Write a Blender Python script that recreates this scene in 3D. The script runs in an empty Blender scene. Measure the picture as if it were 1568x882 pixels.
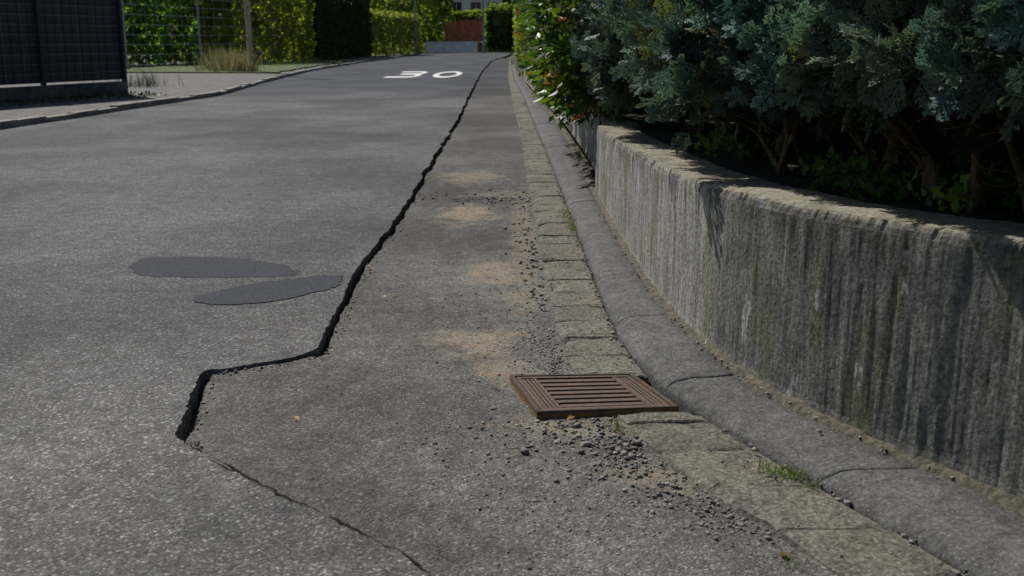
import bpy, math, random
import numpy as np
from mathutils import Vector
random.seed(7); rng=np.random.default_rng(7)
H=1.3; F=1660.0; TH=math.radians(12.9)
def P(px,py,z=0.0):
    u=(px-784)/F; v=(py-441)/F
    fwd=math.cos(TH)-v*math.sin(TH); dn=math.sin(TH)+v*math.cos(TH)
    t=(H-z)/dn
    return (u*t, fwd*t, z)
sc=bpy.context.scene
def link(o): sc.collection.objects.link(o); return o
def empty(name):
    e=bpy.data.objects.new(name,None); link(e); return e
# ---------- noise ----------
def h2(a,b,s): 
    v=np.sin(a*127.1+b*311.7+s*74.7)*43758.5453
    return v-np.floor(v)
def vn(x,y,s=0):
    x=np.asarray(x,float); y=np.asarray(y,float)
    xi=np.floor(x); yi=np.floor(y); fx=x-xi; fy=y-yi
    fx=fx*fx*(3-2*fx); fy=fy*fy*(3-2*fy)
    a=h2(xi,yi,s);b=h2(xi+1,yi,s);c=h2(xi,yi+1,s);d=h2(xi+1,yi+1,s)
    return (a*(1-fx)+b*fx)*(1-fy)+(c*(1-fx)+d*fx)*fy
def fbm(x,y,s=0,o=4):
    r=0;a=.5;t=0
    for i in range(o):
        r=r+a*vn(np.asarray(x)*2**i,np.asarray(y)*2**i,s+i*3.1); t+=a; a*=.55
    return r/t
def sst(a,b,x):
    t=np.clip((np.asarray(x,float)-a)/(b-a+1e-9),0,1); return t*t*(3-2*t)
# ---------- mesh helper ----------
def mesh(name,V,Fc,mat=None,smooth=False,col=None,uv=None,parent=None):
    V=np.asarray(V,dtype=np.float32)
    me=bpy.data.meshes.new(name)
    if isinstance(Fc,np.ndarray):
        n,k=Fc.shape
        me.vertices.add(len(V)); me.vertices.foreach_set('co',V.ravel())
        me.loops.add(n*k); me.loops.foreach_set('vertex_index',Fc.astype(np.int32).ravel())
        me.polygons.add(n); me.polygons.foreach_set('loop_start',np.arange(0,n*k,k,dtype=np.int32))
        me.polygons.foreach_set('loop_total',np.full(n,k,dtype=np.int32))
        me.update(calc_edges=True)
    else:
        me.from_pydata([tuple(map(float,v)) for v in V],[],Fc); me.update()
    if smooth: me.polygons.foreach_set('use_smooth',[True]*len(me.polygons))
    if col is not None:
        a=me.color_attributes.new('Col','FLOAT_COLOR','POINT')
        c=np.ones((len(V),4),dtype=np.float32); c[:,:3]=col; a.data.foreach_set('color',c.ravel())
    if uv is not None:
        l=me.uv_layers.new(name='UVMap'); vi=np.zeros(len(me.loops),dtype=np.int32)
        me.loops.foreach_get('vertex_index',vi); l.data.foreach_set('uv',np.asarray(uv,dtype=np.float32)[vi].ravel())
    if mat: me.materials.append(mat)
    me.validate()
    o=bpy.data.objects.new(name,me); link(o)
    if parent: o.parent=parent
    return o
def gridfaces(nr,nc):
    i=np.arange(nr-1)[:,None]*nc+np.arange(nc-1)[None,:]
    i=i.ravel(); return np.stack([i,i+1,i+nc+1,i+nc],1)
class MB:
    def __init__(s): s.v=[];s.f=[]
    def box(s,x0,x1,y0,y1,z0,z1,bev=0,M=None):
        b=len(s.v)
        pts=[(x0,y0,z0),(x1,y0,z0),(x1,y1,z0),(x0,y1,z0)]
        pts+=[(x0,y0,z1-bev),(x1,y0,z1-bev),(x1,y1,z1-bev),(x0,y1,z1-bev)]
        pts+=[(x0+bev,y0+bev,z1),(x1-bev,y0+bev,z1),(x1-bev,y1-bev,z1),(x0+bev,y1-bev,z1)]
        if bev==0:
            pts=pts[:8]
        if M: pts=[M(*p) for p in pts]
        s.v+=pts
        q=[(0,3,2,1),(0,1,5,4),(1,2,6,5),(2,3,7,6),(3,0,4,7)]
        if bev==0: q.append((4,5,6,7))
        else: q+=[(4,5,9,8),(5,6,10,9),(6,7,11,10),(7,4,8,11),(8,9,10,11)]
        s.f+=[tuple(b+i for i in f) for f in q]
    def tube(s,pts,rads,n=8):
        b=len(s.v); pts=[Vector(p) for p in pts]
        for i,p in enumerate(pts):
            d=(pts[min(i+1,len(pts)-1)]-pts[max(i-1,0)]).normalized()
            a=d.cross(Vector((.3,.9,.1) if abs(d.z)>.8 else (0,0,1))).normalized(); c=d.cross(a)
            for k in range(n):
                t=2*math.pi*k/n; s.v.append(tuple(p+(a*math.cos(t)+c*math.sin(t))*rads[i]))
        for i in range(len(pts)-1):
            for k in range(n):
                s.f.append((b+i*n+k,b+i*n+(k+1)%n,b+(i+1)*n+(k+1)%n,b+(i+1)*n+k))
        s.f.append(tuple(b+k for k in range(n))[::-1]); s.f.append(tuple(b+(len(pts)-1)*n+k for k in range(n)))
    def make(s,name,mat,**k): return mesh(name,s.v,s.f,mat,**k)
def instancer(name,tv,tf,pos,dirs,scale,col,mat,parent=None,smooth=False,up=None):
    n=len(pos); tv=np.asarray(tv,float); tf=np.asarray(tf)
    d=dirs/np.linalg.norm(dirs,axis=1,keepdims=True)
    r=rng.normal(size=(n,3)) if up is None else up+rng.normal(size=(n,3))*.25
    x=np.cross(d,r); x/=np.linalg.norm(x,axis=1,keepdims=True)+1e-9
    z=np.cross(x,d)
    sc_=np.asarray(scale,float)
    if sc_.ndim==1: sc_=np.repeat(sc_[:,None],3,1)
    t=tv[None]*sc_[:,None,:]
    V=pos[:,None,:]+t[...,0:1]*x[:,None,:]+t[...,1:2]*d[:,None,:]+t[...,2:3]*z[:,None,:]
    k=len(tv)
    Fc=(tf[None]+(np.arange(n)*k)[:,None,None]).reshape(-1,tf.shape[1])
    return mesh(name,V.reshape(-1,3),Fc,mat,smooth=smooth,col=np.repeat(col,k,0),parent=parent)
# ---------- material helper ----------
class MT:
    def __init__(s,name):
        s.m=bpy.data.materials.new(name); s.m.use_nodes=True; s.t=s.m.node_tree; s.t.nodes.clear()
        s.out=s.n('ShaderNodeOutputMaterial')
    def n(s,t,**k):
        nd=s.t.nodes.new(t)
        for a,b in k.items(): setattr(nd,a,b)
        return nd
    def set(s,sock,v):
        if isinstance(v,bpy.types.NodeSocket): s.t.links.new(v,sock)
        elif isinstance(v,(tuple,list)) and len(v)==3 and sock.type=='RGBA': sock.default_value=(*v,1)
        else: sock.default_value=v
    def math(s,op,a,b=0.0,c=0.0,clamp=False):
        nd=s.n('ShaderNodeMath',operation=op,use_clamp=clamp); s.set(nd.inputs[0],a); s.set(nd.inputs[1],b); s.set(nd.inputs[2],c); return nd.outputs[0]
    def mix(s,f,a,b,mode='MIX'):
        nd=s.n('ShaderNodeMix',data_type='RGBA',blend_type=mode); s.set(nd.inputs[0],f); s.set(nd.inputs[6],a); s.set(nd.inputs[7],b); return nd.outputs[2]
    def coord(s,kind='Object'): return s.n('ShaderNodeTexCoord').outputs[kind]
    def mapping(s,v,scale=(1,1,1),loc=(0,0,0),rot=(0,0,0)):
        nd=s.n('ShaderNodeMapping'); s.set(nd.inputs[0],v); nd.inputs['Scale'].default_value=scale; nd.inputs['Location'].default_value=loc; nd.inputs['Rotation'].default_value=rot; return nd.outputs[0]
    def noise(s,v,sc,det=4,rough=.55,out=0):
        nd=s.n('ShaderNodeTexNoise'); s.set(nd.inputs['Vector'],v); nd.inputs['Scale'].default_value=sc; nd.inputs['Detail'].default_value=det; nd.inputs['Roughness'].default_value=rough; return nd.outputs[out]
    def voro(s,v,sc,out='Color',feat='F1'):
        nd=s.n('ShaderNodeTexVoronoi',feature=feat); s.set(nd.inputs['Vector'],v); nd.inputs['Scale'].default_value=sc; return nd.outputs[out]
    def ramp(s,f,stops):
        nd=s.n('ShaderNodeValToRGB'); s.set(nd.inputs[0],f); e=nd.color_ramp.elements
        while len(e)<len(stops): e.new(.5)
        for i,(p,c) in enumerate(stops):
            e[i].position=p; e[i].color=(c,c,c,1) if isinstance(c,(int,float)) else (*c,1)
        return nd.outputs[0]
    def mr(s,f,a,b,c=0.0,d=1.0,smooth=True):
        nd=s.n('ShaderNodeMapRange'); 
        if smooth: nd.interpolation_type='SMOOTHSTEP'
        s.set(nd.inputs[0],f); s.set(nd.inputs[1],a); s.set(nd.inputs[2],b); s.set(nd.inputs[3],c); s.set(nd.inputs[4],d); return nd.outputs[0]
    def sepR(s,c): 
        nd=s.n('ShaderNodeSeparateColor'); s.set(nd.inputs[0],c); return nd.outputs
    def xyz(s,c):
        nd=s.n('ShaderNodeSeparateXYZ'); s.set(nd.inputs[0],c); return nd.outputs
    def bump(s,h,dist=.01,st=1.0,normal=None):
        nd=s.n('ShaderNodeBump'); s.set(nd.inputs['Height'],h); nd.inputs['Distance'].default_value=dist; nd.inputs['Strength'].default_value=st
        if normal: s.set(nd.inputs['Normal'],normal)
        return nd.outputs[0]
    def bsdf(s,col,rough=.8,normal=None,spec=.3,metal=0):
        b=s.n('ShaderNodeBsdfPrincipled'); s.set(b.inputs['Base Color'],col); s.set(b.inputs['Roughness'],rough); b.inputs['Specular IOR Level'].default_value=spec; s.set(b.inputs['Metallic'],metal)
        if normal: s.set(b.inputs['Normal'],normal)
        s.t.links.new(b.outputs[0],s.out.inputs[0]); return b
    def attr(s,name='Col'): return s.n('ShaderNodeAttribute',attribute_name=name).outputs['Color']
def leafmat(name,trans=.35,rough=.55,tint=(1.3,1.35,.5)):
    m=MT(name); c=m.attr(); b=m.bsdf(c,rough,spec=.3)
    t=m.n('ShaderNodeBsdfTranslucent'); m.set(t.inputs[0],m.mix(1.0,c,tint,'MULTIPLY'))
    mx=m.n('ShaderNodeMixShader'); mx.inputs[0].default_value=trans
    m.t.links.new(b.outputs[0],mx.inputs[1]); m.t.links.new(t.outputs[0],mx.inputs[2]); m.t.links.new(mx.outputs[0],m.out.inputs[0]); return m.m
def simple(name,c,rough=.8,nscale=20,var=.3,metal=0,bump=.003,spec=.3):
    m=MT(name); o=m.coord(); n=m.noise(o,nscale,5)
    f=m.mr(n,.3,.7,1-var,1+var); col=m.mix(1.0,c,f,'MULTIPLY')
    m.bsdf(col,rough,m.bump(n,bump),spec,metal); return m.m
def emask(m,o,nz,ells,amp=1.9):
    x,y,_=m.xyz(o); acc=None
    for cx,cy,rx,ry,w in ells:
        a=m.math('MULTIPLY',m.math('SUBTRACT',x,cx),1/rx); b=m.math('MULTIPLY',m.math('SUBTRACT',y,cy),1/ry)
        d=m.math('SQRT',m.math('ADD',m.math('MULTIPLY',a,a),m.math('MULTIPLY',b,b)))
        v=m.math('ADD',d,m.math('MULTIPLY',m.math('SUBTRACT',nz,.5),amp*2))
        k=m.math('MULTIPLY',m.mr(v,.25,1.25,1.0,0.0),w)
        acc=k if acc is None else m.math('MAXIMUM',acc,k)
    return acc
# ---------- asphalt ----------
def asphalt(name,base,warm,aggr,sand=None,aggs=95,spec=.2):
    m=MT(name); o=m.coord()
    v=m.sepR(m.voro(o,aggs))[0]; vd=m.voro(o,aggs,'Distance')
    v2=m.sepR(m.voro(m.mapping(o,loc=(3.3,1.2,0)),aggs*2.2))[1]
    n1=m.noise(o,1.1,5,.6); n2=m.noise(o,9,5,.65); n3=m.noise(o,60,3,.7)
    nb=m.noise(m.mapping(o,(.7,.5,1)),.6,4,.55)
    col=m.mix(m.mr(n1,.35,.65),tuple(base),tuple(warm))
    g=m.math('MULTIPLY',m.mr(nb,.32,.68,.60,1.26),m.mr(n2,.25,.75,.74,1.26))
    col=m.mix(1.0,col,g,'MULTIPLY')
    st=m.ramp(v,[(0,.6),(.3,.8),(.62,1.0),(.87,1.12),(.95,aggr)])
    st2=m.ramp(v2,[(0,.8),(.5,.95),(.9,1.15),(.97,2.0)])
    col=m.mix(1.0,col,st,'MULTIPLY'); col=m.mix(.8,col,st2,'MULTIPLY')
    col=m.mix(1.0,col,m.mr(n3,.3,.7,.7,1.3),'MULTIPLY')
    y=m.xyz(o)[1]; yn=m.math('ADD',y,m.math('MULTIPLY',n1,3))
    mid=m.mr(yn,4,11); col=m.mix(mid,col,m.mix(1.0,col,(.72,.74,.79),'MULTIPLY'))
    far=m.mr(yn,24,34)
    col=m.mix(far,col,m.mix(1.0,col,(.50,.54,.63),'MULTIPLY'))  # shadow on the far road put into the colour as a dark bluish tint
    if sand:
        ns=m.noise(m.mapping(o,loc=(2.7,5.1,0)),6,7,.72); sm=emask(m,o,ns,sand)
        fine=m.mr(n3,.3,.7,.75,1.3)
        sc_=m.mix(1.0,m.mix(m.mr(n2,.35,.65),(.25,.188,.125),(.21,.185,.15)),fine,'MULTIPLY')
        col=m.mix(m.math('MULTIPLY',sm,m.mr(n3,.3,.6,.4,1.0)),col,sc_)
    h=m.math('ADD',m.math('MULTIPLY',vd,-1.0),m.math('MULTIPLY',n3,.7))
    h=m.math('ADD',h,m.math('MULTIPLY',n2,1.5))
    m.bsdf(col,.9,m.bump(h,.0042,.8),spec); return m.m
def E(px,py,rx,ry,w=1):
    p=P(px,py,-.03); dn=math.sin(TH)+(py-441)/F*math.cos(TH)
    yx=abs(P(px,py+ry,-.03)[1]-P(px,py-ry,-.03)[1])/2
    return (p[0],p[1],rx/F/dn*1.33,yx*1.2,w)
sand=[E(715,328,46,15,1),E(722,272,60,9,.75),E(752,418,60,18,.85),E(730,522,85,20,.95),E(770,570,60,24,.7),E(800,460,35,14,.7),
      E(802,370,26,70,.6),E(890,655,120,16,.65),E(1010,735,100,24,.6),E(770,300,60,7,.5)]
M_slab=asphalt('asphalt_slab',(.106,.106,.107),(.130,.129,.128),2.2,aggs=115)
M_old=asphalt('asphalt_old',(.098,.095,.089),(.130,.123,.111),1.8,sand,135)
M_patch=simple('bitumen_patch',(.052,.055,.064),.95,60,.3,bump=.001,spec=.1)
# ---------- curves X(Y) ----------
GY=np.exp(np.linspace(math.log(.6),math.log(140),700))
def curveY(pts,z,k=17):
    w=np.array([P(a,b,z)[:2] for a,b in pts]); w=w[np.argsort(w[:,1])]
    s=(w[1,0]-w[0,0])/(w[1,1]-w[0,1]); near=np.array([[w[0,0]+s*(.3-w[0,1]),.3]])
    w=np.vstack([near,w]); x=np.interp(np.log(GY),np.log(w[:,1]),w[:,0])
    xp=np.pad(x,k,mode='reflect',reflect_type='odd'); ker=np.hanning(k*2+1); ker/=ker.sum()
    x=np.convolve(xp,ker,'valid')
    return lambda Y: np.interp(Y,GY,x)
KT=.05
stripL=curveY([(1330,905),(1225,832),(1110,765),(1035,712),(965,655),(935,622),(868,560),(840,450),(820,340),(806,270),(796,200),(783,145),(778,120),(779,95)],-.012)
kerbL=curveY([(1480,873),(1350,800),(1250,742),(1170,690),(1080,640),(1020,597),(975,556),(945,512),(912,430),(882,350),(852,270),(832,220),(803,150),(787,120),(783,95)],-.012)
wallB=curveY([(1568,772),(1440,718),(1310,663),(1180,600),(1090,535),(1030,478),(990,425),(955,370),(925,318),(908,286),(880,228),(850,180),(820,148),(797,120),(788,95)],KT)
def ztop(Y): return np.interp(Y,[1,2.75,4.97,8.33,9.5,20,40],[.79,.775,.705,.615,.60,.50,.35])
YE=9.15
# ---------- crack ----------
CR=[(780,84,.05),(752,93,.06),(737,110,.055),(716,150,.045),(702,180,.042),(682,212,.03),(651,260,.025),(630,298,.020),(592,355,.020),(557,400,.016),(540,425,.026),(526,462,.012),(505,500,.022),(487,528,.018),(470,538,.008),(435,548,.006),(390,555,.006),(340,565,.006),(312,566,.014),(300,592,.026),(280,630,.034),(267,666,.028),(300,694,.004),(350,720,.003),(420,750,.003),(500,785,.003),(570,825,.003),(630,858,.003),(660,882,.003),(700,960,.003)]
cw=np.array([[*P(a,b,0)[:2],w] for a,b,w in CR])
fine=[]
for i in range(len(cw)-1):
    a,b=cw[i],cw[i+1]; L=np.hypot(*(b-a)[:2]); st=max(.010,.004*a[1]); n=max(2,int(L/st))
    for k in range(n): fine.append(a+(b-a)*k/n)
fine.append(cw[-1]); fine=np.array(fine)
seg=np.diff(fine[:,:2],axis=0); tan=np.vstack([seg,seg[-1:]]); tan/=np.linalg.norm(tan,axis=1,keepdims=True)
arc=np.concatenate([[0],np.cumsum(np.linalg.norm(seg,axis=1))])
ks=np.hanning(7); ks/=ks.sum()
sm=np.stack([np.convolve(np.pad(fine[:,i],3,mode='edge'),ks,'valid') for i in range(2)],1)
amp=np.interp(fine[:,1],[2,4,8,30,70],[.03,.030,.03,.05,.08])
ja=np.interp(fine[:,1],[2,4.6,5.5,9,20],[1,1,.5,.55,.8])
stepn=np.floor(fbm(arc*2.3,arc*0,15,3)*9)/9
off=(fbm(arc*3.2,arc*0,5,4)-.5)*amp*1.5+(fbm(arc*33,arc*0,8,4)-.5)*.022*ja+(stepn-.5)*.045*ja
edge=sm+np.stack([-tan[:,1],tan[:,0]],1)*off[:,None]
leftE=[(640,84),(560,95),(480,108),(410,125),(335,147),(240,161),(120,180),(0,198)]
le=[P(a,b)[:2] for a,b in leftE]; le=[(-8.6,118)]+le+[(-8.0,10),(-8.3,.6)]
poly=[tuple(p) for p in edge]+[(edge[-1][0],.6)]+[tuple(p) for p in le[::-1]]+[(-2.0,118),(.05,110)]
n=len(poly)
V=[(x,y,0) for x,y in poly]+[(x,y,-.09) for x,y in poly]
Fc=[tuple(range(n))]+[(i,i+n,(i+1)%n+n,(i+1)%n) for i in range(n)]
a=0
for i in range(n): a+=poly[i][0]*poly[(i+1)%n][1]-poly[(i+1)%n][0]*poly[i][1]
if a<0: Fc[0]=Fc[0][::-1]
else: Fc=[Fc[0]]+[f[::-1] for f in Fc[1:]]
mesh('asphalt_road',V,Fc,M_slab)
M_crk=simple('crack_filling',(.018,.017,.015),1,60,.5,bump=.004,spec=.05)
def crackline(name,pts,w,z,jit=.012):
    pts=np.array(pts,float); L=np.concatenate([[0],np.cumsum(np.hypot(*np.diff(pts,axis=0).T))]); s=np.arange(0,L[-1],.008)
    x=np.interp(s,L,pts[:,0])+(fbm(s*7,s*0,w*1e3,4)-.5)*jit*2; y=np.interp(s,L,pts[:,1])+(fbm(s*7,s*0+4,w*1e3,4)-.5)*jit*2
    t=np.stack([np.gradient(x),np.gradient(y)],1); t/=np.linalg.norm(t,axis=1,keepdims=True); ww=w*np.clip((fbm(s*9,s*0,3,3)-.28)*2.4,.08,1.6)
    a=np.stack([x-t[:,1]*ww,y+t[:,0]*ww,np.full(len(s),z)],1); b=np.stack([x+t[:,1]*ww,y-t[:,0]*ww,np.full(len(s),z)],1)
    V=np.stack([a,b],1).reshape(-1,3); n=len(s); return mesh(name,V,np.array([(2*i,2*i+1,2*i+3,2*i+2) for i in range(n-1)]),M_crk)
i0=int(np.argmin(np.hypot(edge[:,0]-P(267,666)[0],edge[:,1]-P(267,666)[1])))
crackline('asphalt_crack',edge[i0-2:]+np.array([.003,0]),.0045,.0025,.002)
crackline('asphalt_crack',[P(a,b)[:2] for a,b in[(628,299),(660,300),(700,304),(740,300),(775,303)]],.012,-.012,.03)
crackline('asphalt_crack',[P(a,b)[:2] for a,b in[(300,650),(305,690),(330,705),(380,730)]],.003,.001,.02)
# grate corners
GC=[P(780,572,.0),P(968,569,.0),P(1040,620,.0),P(822,632,.0)]
def GQ(u,v,z):
    c=[np.array(p[:2]) for p in GC]
    p=(c[3]*(1-u)+c[2]*u)*(1-v)+(c[0]*(1-u)+c[1]*u)*v
    return (float(p[0]),float(p[1]),z+.010*(1-u)*(1-v))
gc=np.array([g[:2] for g in GC]).mean(0)
A=np.array([( (GC[1][0]-GC[0][0]+GC[2][0]-GC[3][0])/2,(GC[1][1]-GC[0][1]+GC[2][1]-GC[3][1])/2),((GC[0][0]-GC[3][0]+GC[1][0]-GC[2][0])/2,(GC[0][1]-GC[3][1]+GC[1][1]-GC[2][1])/2)]).T
Ai=np.linalg.inv(A)
def GQinv(x,y):
    dx=x-gc[0];dy=y-gc[1]; return Ai[0,0]*dx+Ai[0,1]*dy+.5, Ai[1,0]*dx+Ai[1,1]*dy+.5
ep=edge; ew=fine[:,2]
def crackdist(x,y):
    best=np.full(x.shape,9.0); bw=np.zeros(x.shape)
    st=2
    for i in range(0,len(ep)-st,st):
        a=ep[i];b=ep[i+st]; lo=min(a[1],b[1])-.25; hi=max(a[1],b[1])+.25
        m=(y>lo)&(y<hi)
        if not m.any(): continue
        xs=x[m];ys=y[m]; d=b-a; L=d@d+1e-12; t=np.clip(((xs-a[0])*d[0]+(ys-a[1])*d[1])/L,0,1)
        dd=np.hypot(xs-a[0]-t*d[0],ys-a[1]-t*d[1]); cur=best[m]; k=dd<cur
        cur[k]=dd[k]; best[m]=cur; c2=bw[m]; c2[k]=ew[i]; bw[m]=c2
    return best,bw
def surf(x,y,crack=True):
    d=.006+.020*sst(3.15,3.9,y)
    z=-d+(fbm(x*2.2,y*2.2,3)-.5)*.014*sst(3,4,y)+(fbm(x*14,y*14,9)-.5)*.006+(fbm(x*45,y*45,19,2)-.5)*.003
    dx=stripL(y)-x
    z=z-.030*(1-sst(.02,.30,dx))*(1-sst(3.4,3.7,y))*(.3+.9*fbm(x*9,y*9,4))
    u,v=GQinv(x,y); gd=np.maximum(np.maximum(-u,u-1),np.maximum(-v,v-1))
    z=z-.006*(1-sst(.05,.45,gd))*(1-sst(4.0,4.3,y))*(.4+fbm(x*12,y*12,6))
    z=z+.010*(1-sst(.02,.5,-v))*(v<.5)*(u>-.3)*(u<1.0)*(gd>0)*fbm(x*18,y*18,36)
    z=z-.08*(dx<-.03)
    z=np.where((u>.03)&(u<.97)&(v>.03)&(v<.97),-.3,z)
    if crack:
        b,w=crackdist(x,y)
        w2=w*(.5+1.0*fbm(x*6,y*6,12)); dep=sst(.006,.016,w)*.06
        z=z-dep*(1-sst(w2*.5,w2*1.5+1e-6,b))
        z=z-.012*(1-sst(0,.12,b))*sst(.006,.02,w)*(.3+1.4*fbm(x*20,y*20,22,2))
        z=z+.010*(1-sst(.02,.25,b))*(1-sst(.007,.012,w))*sst(3.5,3.8,y)
    return np.minimum(z,-.0045)
ys=np.exp(np.arange(math.log(1.3),math.log(82),.0040)); xs=np.arange(-2.3,2.2,.0115)
X,Y=np.meshgrid(xs,ys); Z=surf(X.ravel(),Y.ravel())
V=np.stack([X.ravel(),Y.ravel(),Z],1); Fg=gridfaces(len(ys),len(xs))
cx=V[Fg].mean(1); keep=(cx[:,0]<wallB(cx[:,1])+.05)
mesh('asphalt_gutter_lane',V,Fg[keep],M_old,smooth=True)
# patches
def patch(name,pts,z=.004):
    w=np.array([P(a,b,z)[:2] for a,b in pts]); out=[]
    for i in range(len(w)):
        p0,p1,p2,p3=w[i-1],w[i],w[(i+1)%len(w)],w[(i+2)%len(w)]
        for t in np.linspace(0,1,16,endpoint=False):
            q=.5*((2*p1)+(-p0+p2)*t+(2*p0-5*p1+4*p2-p3)*t*t+(-p0+3*p1-3*p2+p3)*t**3)
            q=q+(np.array([fbm(q[0]*16,q[1]*16,1),fbm(q[0]*16,q[1]*16,2)])-.5)*.07; out.append((q[0],q[1],z))
    mesh(name,out,[tuple(range(len(out)))],M_patch)
patch('asphalt_patch',[(202,410),(215,397),(260,393),(330,394),(400,400),(440,408),(461,418),(430,423),(340,425),(250,424),(212,421)],.002)
patch('asphalt_patch',[(295,460),(325,447),(400,432),(470,424),(515,421),(528,424),(515,438),(480,448),(420,460),(350,465),(308,465)],.004)
# markings "30"
m=MT('road_paint'); o=m.coord(); n=m.noise(o,3,6,.75); m.bsdf(m.mix(m.mr(n,.48,.70,0,.8),(.62,.62,.61),(.14,.14,.145)),.75,m.bump(n,.002)); M_white=m.m
def ribbon(pts,w,ox,oy,sx,sy):
    v=[];f=[]; pts=np.array(pts); n=len(pts)
    for i in range(n):
        d=pts[min(i+1,n-1)]-pts[max(i-1,0)]; d=d/np.linalg.norm(d); nn=np.array([-d[1],d[0]])
        for s in(-1,1):
            q=pts[i]+nn*w*s/2; v.append((ox+q[0]*sx,oy+q[1]*sy,.005))
    f=[(2*i,2*i+2,2*i+3,2*i+1) for i in range(n-1)]; return v,f
y0=P(650,119)[1]; y1=P(650,109.5)[1]
def pxX(px,Yv): return (px-784)/F*(Yv*math.cos(TH)+1.3*math.sin(TH))
arcf=lambda cx,cy,rx,ry,a,b,n:[(cx+rx*math.cos(math.radians(t)),cy+ry*math.sin(math.radians(t))) for t in np.linspace(a,b,n)]
three=[(.0,.92)]+arcf(.66,.74,.26,.18,90,-90,12)+[(.22,.56)]
three2=[(.22,.50)]+arcf(.66,.29,.28,.21,90,-90,12)+[(.0,.08)]
zero=[(.5+.38*math.cos(t),.5+.42*math.sin(t)) for t in np.linspace(0,2*math.pi,40)]
ym=(y0+y1)/2; VV=[];FF=[]
for pts,p0,p1 in((three,604,648),(three2,604,648),(zero,664,708)):
    v,f=ribbon(pts,.18,pxX(p0,ym),y0,pxX(p1,ym)-pxX(p0,ym),y1-y0)
    if pts is three2: v=[(q[0],q[1],.0065) for q in v]
    b=len(VV); VV+=v; FF+=[tuple(b+i for i in q) for q in f]
mesh('speed_limit_marking',VV,FF,M_white)
# ---------- gutter stones ----------
m=MT('gutter_stone'); o=m.coord(); n1=m.noise(o,3,5); n2=m.noise(o,55,5,.75); n3=m.noise(o,11,6,.7)
c=m.mix(m.mr(n1,.35,.65),(.168,.156,.128),(.136,.130,.115)); c=m.mix(1.0,c,m.attr(),'MULTIPLY')
c=m.mix(m.mr(n3,.48,.68,0,.65),c,(.085,.082,.065)); c=m.mix(1.0,c,m.mr(n2,.3,.7,.45,1.55),'MULTIPLY')
sp=m.sepR(m.voro(o,120))[0]; c=m.mix(m.mr(sp,.85,.95,0,.4),c,(.40,.37,.31)); c=m.mix(m.mr(sp,.12,.04,0,.5),c,(.05,.045,.035))
m.bsdf(c,.92,m.bump(m.math('ADD',n2,n3),.011,.9),.15); M_gut=m.m
V=[];Fq=[];C=[]
y=1.05; rnd=random.Random(3)
while y<80:
    L=.285*rnd.uniform(.90,1.10) if y<25 else .6
    y2=y+L-.003
    if y2>3.70 and y<4.15:
        if y<3.62: y2=3.715
        else: y=4.165; continue
    K=7
    dz=rnd.uniform(-.005,.005); tl=rnd.uniform(-.008,.008); cc=rnd.uniform(.88,1.12); b=len(V)
    rows=np.concatenate([[y,y+.005],np.linspace(y+.035,y2-.035,K-4),[y2-.005,y2]])
    prof=[(0,-.1),(.0,-.020),(.02,-.005),(.12,0),(.35,0),(.65,0),(.88,0),(.985,-.005),(1,-.012),(1,-.1)]
    for i,yy in enumerate(rows):
        xl=stripL(yy)+.045*(fbm(yy*11,y,2)-.5)*(1.0 if y<3.6 else .5); xr=kerbL(yy)-.006
        for (t,z) in prof:
            e=-.005 if i in(0,K-1) else 0
            chip=-.014*max(0,float(fbm(yy*14+t*9,t*11+y,31))-.54)*7
            V.append((xl+(xr-xl)*t,yy,-.012+z+e+dz+tl*(t-.5)+(float(vn(t*5+yy*13,yy*17,3))-.5)*.008+(chip if t<.2 or i in(1,K-2) else 0))); C.append((cc,cc*rnd.uniform(.98,1.02),cc))
    nc=len(prof)
    for i in range(K-1):
        for j in range(nc-1): Fq.append((b+i*nc+j,b+i*nc+j+1,b+(i+1)*nc+j+1,b+(i+1)*nc+j))
    for e0 in(0,(K-1)*nc): Fq.append(tuple(b+e0+j for j in range(nc)))
    y=y2+.003
mesh('gutter_paving',V,Fq,M_gut,col=np.array(C))
# ---------- kerb ----------
m=MT('kerb_concrete'); o=m.coord(); n1=m.noise(o,2.5,5); n2=m.noise(o,70,5,.7); n3=m.noise(o,14,5,.7)
c=m.mix(m.mr(n1,.35,.65),(.082,.083,.083),(.106,.105,.100)); c=m.mix(1.0,c,m.mr(n2,.3,.7,.6,1.4),'MULTIPLY')
c=m.mix(1.0,c,m.mr(n3,.3,.7,.74,1.26),'MULTIPLY')
sp=m.sepR(m.voro(o,170))[0]; c=m.mix(m.mr(sp,.93,.97,0,.4),c,(.33,.33,.31)); c=m.mix(1.0,c,m.attr(),'MULTIPLY')
m.bsdf(c,.88,m.bump(m.math('ADD',n2,m.math('MULTIPLY',n3,.6)),.006,.9),.2); M_kerb=m.m
ysk=[];zk=[]
joints=[P(1255,722,.03)[1],P(955,487,.03)[1]]
sp_=(joints[1]-joints[0])/2.0
jl=[joints[0]+sp_*i*.999 for i in range(-1,60)]
prev=.9
for j in jl:
    if j<prev+.1: continue
    for yy in np.linspace(prev+.02,j-.02,13): ysk.append(yy);zk.append(0)
    ysk+= [j-.006,j-.002,j,j+.002,j+.006]; zk+=[0,-.003,-.010,-.003,0]; prev=j
pr=[(0,-.09),(.0,-.025),(.012,-.008),(.05,.008),(.12,.022),(.22,.032),(.35,.037),(.6,.041),(.97,.048),(1.0,.02)]
V=[];C=[]
for yy,dz in zip(ysk,zk):
    xl=float(kerbL(yy)); xr=float(wallB(yy))-.012
    sid=int((yy-joints[0])/sp_+50); cc=.92+.16*h2(sid,1,2); dy=.008*(h2(sid,4,2)-.5)
    for t,z in pr: V.append((xl+(xr-xl)*t,yy,z+dy+dz*(1 if z>0 else 0)+(float(fbm(yy*9,t*4,3))-.5)*.018*(z>0))); C.append((cc,cc,cc))
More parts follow.
